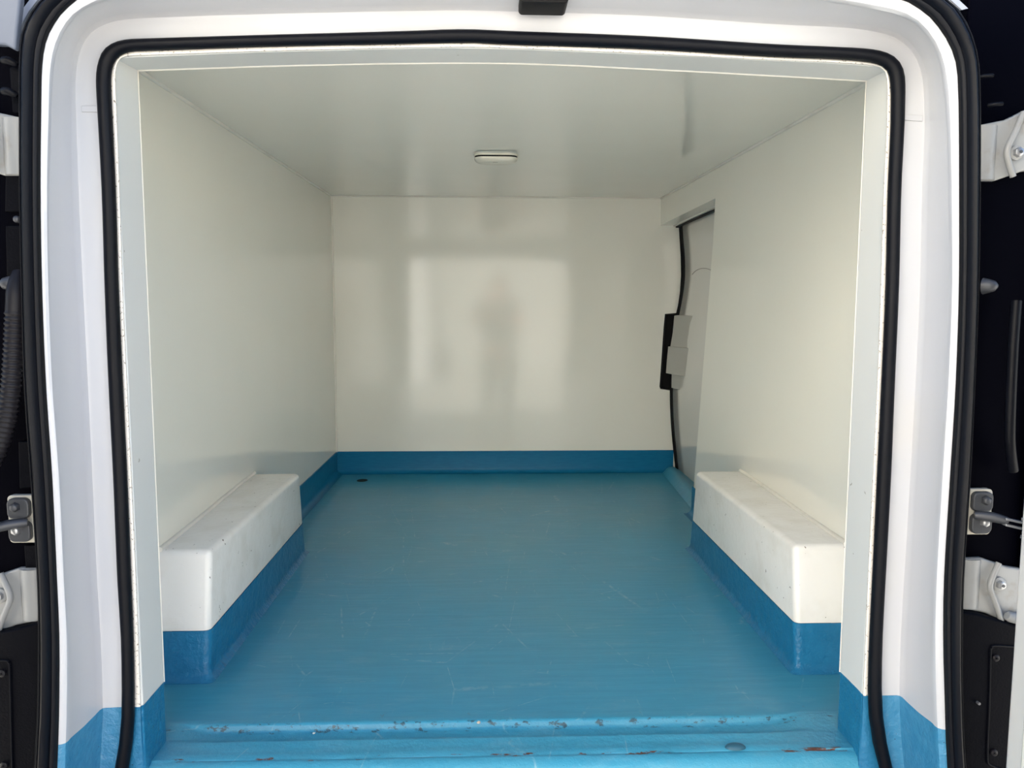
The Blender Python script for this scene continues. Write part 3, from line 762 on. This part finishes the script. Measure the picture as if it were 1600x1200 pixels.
# ------------------------------------------------------------------ the opened rear doors
def leaf(s, hinge_xy, ang, z0, z1, label):
    r = empty('rear_door', (hinge_xy[0], hinge_xy[1], z0)); tag(r, label, 'door', 'opened rear doors')
    d = Vector((s*math.sin(ang), -math.cos(ang), 0)); nrm = Vector((s*math.cos(ang), math.sin(ang), 0))
    h = Vector((hinge_xy[0], hinge_xy[1], 0))
    def slab(name, a0, a1, t0, t1, za, zb, mt, bev=.006):
        c = [h+d*a0+nrm*t0, h+d*a1+nrm*t0, h+d*a1+nrm*t1, h+d*a0+nrm*t1]
        return hexa(name, [p+Vector((0,0,za)) for p in c]+[p+Vector((0,0,zb)) for p in c], mt, r, bev)
    slab('outer_skin', 0, .72, .02, .07, z0, z1, M_doorw, .012)
    slab('inner_frame', 0, .05, 0, .021, z0, z1, M_doorw)
    slab('inner_frame', .67, .72, 0, .021, z0, z1, M_doorw)
    slab('inner_frame', .05, .67, 0, .021, z0, z0+.08, M_doorw)
    slab('inner_frame', .05, .67, 0, .021, z1-.08, z1, M_doorw)
    slab('lining_panel', .06, .66, -.012, .021, z0+.10, z1-.10, M_gel)
    return r
e = at(1586, 950, y=1.06)
leaf(1, (e.x, 1.06), math.radians(-9), -.25, 1.18, 'white opened rear door, its edge at the lower right of the photo')
e2 = at(-62, 600, y=1.05)
ld = leaf(-1, (e2.x, 1.05), math.radians(6), -.25, 1.10, 'white opened rear door at the left, its upper corner in the top left of the photo')
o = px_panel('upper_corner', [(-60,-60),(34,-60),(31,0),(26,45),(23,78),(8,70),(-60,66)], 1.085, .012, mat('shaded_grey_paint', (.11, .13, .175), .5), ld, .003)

# ------------------------------------------------------------------ bits lying on the sill
def lump(name, c, r, mt, label, cat):
    bm = bmesh.new(); bmesh.ops.create_icosphere(bm, subdivisions=2, radius=r)
    for v in bm.verts: v.co *= random.uniform(.75, 1.15); v.co.z *= .6
    me = bpy.data.meshes.new(name); bm.to_mesh(me); bm.free()
    o = link(name, me, mt); o.location = c + Vector((0, 0, r*.45)); return tag(o, label, cat)
lump('paint_chip', at(490.5, 1146.5, z=-.012), .0026, M_chip, 'tiny bright white paint chip on the left half of the sill', 'chip')
lump('pebble', at(748, 1130, z=.002), .0036, M_pebble, 'small pale pebble on the middle of the sill', 'pebble')

# ------------------------------------------------------------------ outer body and surroundings
def solid(name, x0, x1, y0, y1, z0, z1, mt, label, bevel=.01):
    return tag(box(name, x0, x1, y0, y1, z0, z1, mt, None, bevel), label, kind='structure')
solid('van_roof', -.80, .93, 1.145, 5.3, 1.33, 1.40, M_doorw, 'white outer roof of the van')
solid('van_side_left', -.84, -.77, 1.21, 5.3, -.35, 1.40, M_doorw, 'outer left side of the van')
solid('van_side_right', 1.0, 1.06, 1.21, 5.3, -.35, 1.40, M_doorw, 'outer right side of the van')
solid('van_front', -.80, 1.04, 3.60, 3.66, -.35, 1.40, M_doorw, 'cab partition of the van')
solid('van_underbody', -.80, 1.04, 1.22, 5.3, -.35, -.16, M_dark, 'underbody of the van')
M_ground = mat('pale_concrete', (.38, .365, .335), .9)
n = N(M_ground); n.color(n.mix(n.noise(3, 6), (.27, .26, .235), (.36, .35, .32)))
solid('ground', -40, 40, -40, 40, -.65, -.55, M_ground, 'pale concrete yard behind the van', 0)

M_facade = mat('sunlit_render', (.72, .69, .62), .9)
n = N(M_facade); n.color(n.mix(n.noise(2, 5), (.69, .66, .59), (.75, .72, .65)))
M_facade2 = mat('beige_render', (.62, .60, .56), .9)
n = N(M_facade2); n.color(n.mix(n.noise(2, 5), (.52, .51, .475), (.60, .59, .555)))
solid('bounce_facade_left', -20, -1.37, -7.6, -6.4, -.55, 8.0, M_facade, 'pale building added behind the photographer to bounce light in, left of the gap', .03)  # added facade, throws sunlight sideways into the cargo box
solid('bounce_facade_right', -1.19, 3.2, -9.7, -8.5, -.55, 6.0, M_facade2, 'beige building added behind the photographer to light the bulkhead, right of the gap', .03)  # added facade, distance and tone set to brighten the bulkhead
M_post = mat('white_post', (.88, .88, .86), .8)
solid('reflection_post', -1.36, -1.02, -6.9, -6.5, -.55, 2.6, M_post, 'white post added in the gap for a bright strip in the bulkhead reflection', .02)  # made-up post, there only for the bright streak mirrored in the bulkhead
solid('yard_wall', 3.2, 20, -10.8, -10.2, -.55, 2.6, M_facade, 'pale yard wall behind the photographer', .03)

# ------------------------------------------------------------------ the photographer, seen only as a reflection in the bulkhead
M_skin = mat('skin', (.55, .34, .26), .5); M_shirt = mat('dark_shirt', (.03, .045, .05), .9); M_trs = mat('dark_trousers', (.06, .065, .08), .9)
M_hairp = mat('brown_hair', (.05, .035, .025), .6); M_shoe = mat('shoe_leather', (.05, .045, .04), .6); M_phone = mat('phone_black', (.01, .01, .012), .2)
def skinned(name, verts, edges, radii, mt, parent=None, sub=2, root=0):
    me = bpy.data.meshes.new(name); me.from_pydata(verts, edges, []); me.update()
    o = bpy.data.objects.new(name, me); C.objects.link(o)
    sk = o.modifiers.new('skin', 'SKIN'); sk.use_smooth_shade = True
    bm = bmesh.new(); bm.from_mesh(me); lay = bm.verts.layers.skin.verify(); bm.verts.ensure_lookup_table()
    for i, v in enumerate(bm.verts):
        r = radii[i]; v[lay].radius = r if isinstance(r, tuple) else (r, r); v[lay].use_root = (i == root)
    bm.to_mesh(me); bm.free()
    ss = o.modifiers.new('subdiv', 'SUBSURF'); ss.levels = ss.render_levels = sub
    me.materials.append(mt)
    if parent: o.parent = parent; o.matrix_parent_inverse = parent.matrix_world.inverted()
    return o
PX, PY, GZ = .13, -.50, -.55
per = empty('person', (PX, PY, GZ)); tag(per, 'person in dark clothes behind the camera, faint in the bulkhead reflection', 'person')
def W3(dx, dy, h): return (PX+dx, PY+dy, GZ+h)
# body: pelvis, spine, neck, head, arms to the phone, legs
bv = [W3(0,0,.92), W3(0,0,1.08), W3(0,0,1.24), W3(0,.0,1.38), W3(0,.015,1.45), W3(0,.03,1.52), W3(0,.035,1.60),
      W3(-.16,0,1.36), W3(-.21,.10,1.14), (-.055,-.05,.705), W3(.16,0,1.36), W3(.23,.10,1.14), (.065,-.05,.705),
      W3(-.09,0,.86), W3(-.10,.01,.48), W3(-.105,-.02,.08), W3(-.11,.09,.03), W3(.09,0,.86), W3(.10,.01,.48), W3(.105,-.02,.08), W3(.11,.09,.03)]
be = [(0,1),(1,2),(2,3),(3,4),(4,5),(5,6),(3,7),(7,8),(8,9),(3,10),(10,11),(11,12),(0,13),(13,14),(14,15),(15,16),(0,17),(17,18),(18,19),(19,20)]
br = [.10,.10,.11,.09,.052,.080,.082,.062,.042,.028,.062,.042,.028,.085,.058,.038,.036,.085,.058,.038,.036]
skinned('body', bv, be, br, M_skin, per)
skinned('shirt', [W3(0,0,.90), W3(0,0,1.08), W3(0,0,1.24), W3(0,0,1.375), W3(-.165,0,1.36), W3(-.19,.05,1.24), W3(.165,0,1.36), W3(.20,.05,1.24)],
        [(0,1),(1,2),(2,3),(3,4),(4,5),(3,6),(6,7)], [(.185,.15),(.175,.14),(.185,.145),(.135,.11),.078,.062,.078,.062], M_shirt, per)
skinned('trousers', [W3(0,0,.97), W3(-.09,0,.84), W3(-.10,.01,.48), W3(-.105,-.01,.10), W3(.09,0,.84), W3(.10,.01,.48), W3(.105,-.01,.10)],
        [(0,1),(1,2),(2,3),(0,4),(4,5),(5,6)], [.16,.108,.080,.064,.108,.080,.064], M_trs, per)
skinned('hair', [W3(0,.0,1.56), W3(0,.0,1.63), W3(0,.03,1.645)], [(0,1),(1,2)], [.088,.085,.07], M_hairp, per)
for sx in (-1, 1):
    skinned('shoe', [W3(sx*.108,-.05,.045), W3(sx*.11,.04,.045), W3(sx*.113,.15,.035)], [(0,1),(1,2)], [.045,.045,.034], M_shoe, per)
    skinned('ear', [W3(sx*.082,.02,1.55), W3(sx*.088,.015,1.58)], [(0,1)], [.014,.016], M_skin, per, 1)
    # fingers folded round the phone edge
    for f in range(4):
        bx = sx*.055+.005; bz = .735-.019*f
        skinned('finger', [(bx+sx*.004,-.055,bz-.01), (bx-sx*.002,-.030,bz), (bx-sx*.018,-.0215,bz+.002), (bx-sx*(.030-.003*f),-.0215,bz)], [(0,1),(1,2),(2,3)], [.009,.008,.007,.006], M_skin, per, 1)
    skinned('thumb', [(sx*.055+.005,-.06,.70), (sx*.040+.005,-.055,.72), (sx*.024+.005,-.048,.735)], [(0,1),(1,2)], [.011,.010,.008], M_skin, per, 1)
skinned('nose', [W3(0,.105,1.575), W3(0,.122,1.55)], [(0,1)], [.010,.014], M_skin, per, 1)
for sx in (-1, 1):
    bm = bmesh.new(); bmesh.ops.create_uvsphere(bm, u_segments=10, v_segments=8, radius=.011, matrix=Matrix.Translation(W3(sx*.032, .103, 1.58)))
    me = bpy.data.meshes.new('eye'); bm.to_mesh(me); bm.free(); link('eye', me, M_hairp, per, True)
o = box('mouth', PX-.024, PX+.024, PY+.098, PY+.112, GZ+1.505, GZ+1.515, mat('lips', (.42, .2, .17), .5), per, .003)
ph = empty('phone', (0, -.035, .70)); tag(ph, 'black phone held up by the photographer', 'phone')
prism('phone_body', [Vector((p.x, -.040, p.z)) for p in rrect(.005, .712, .037, .076, .010, 0)], (0, .0085, 0), M_phone, ph, .002)
prism('camera_bump', [Vector((p.x, -.0315, p.z)) for p in rrect(-.010, .762, .016, .016, .005, 0)], (0, .003, 0), M_phone, ph, .001)
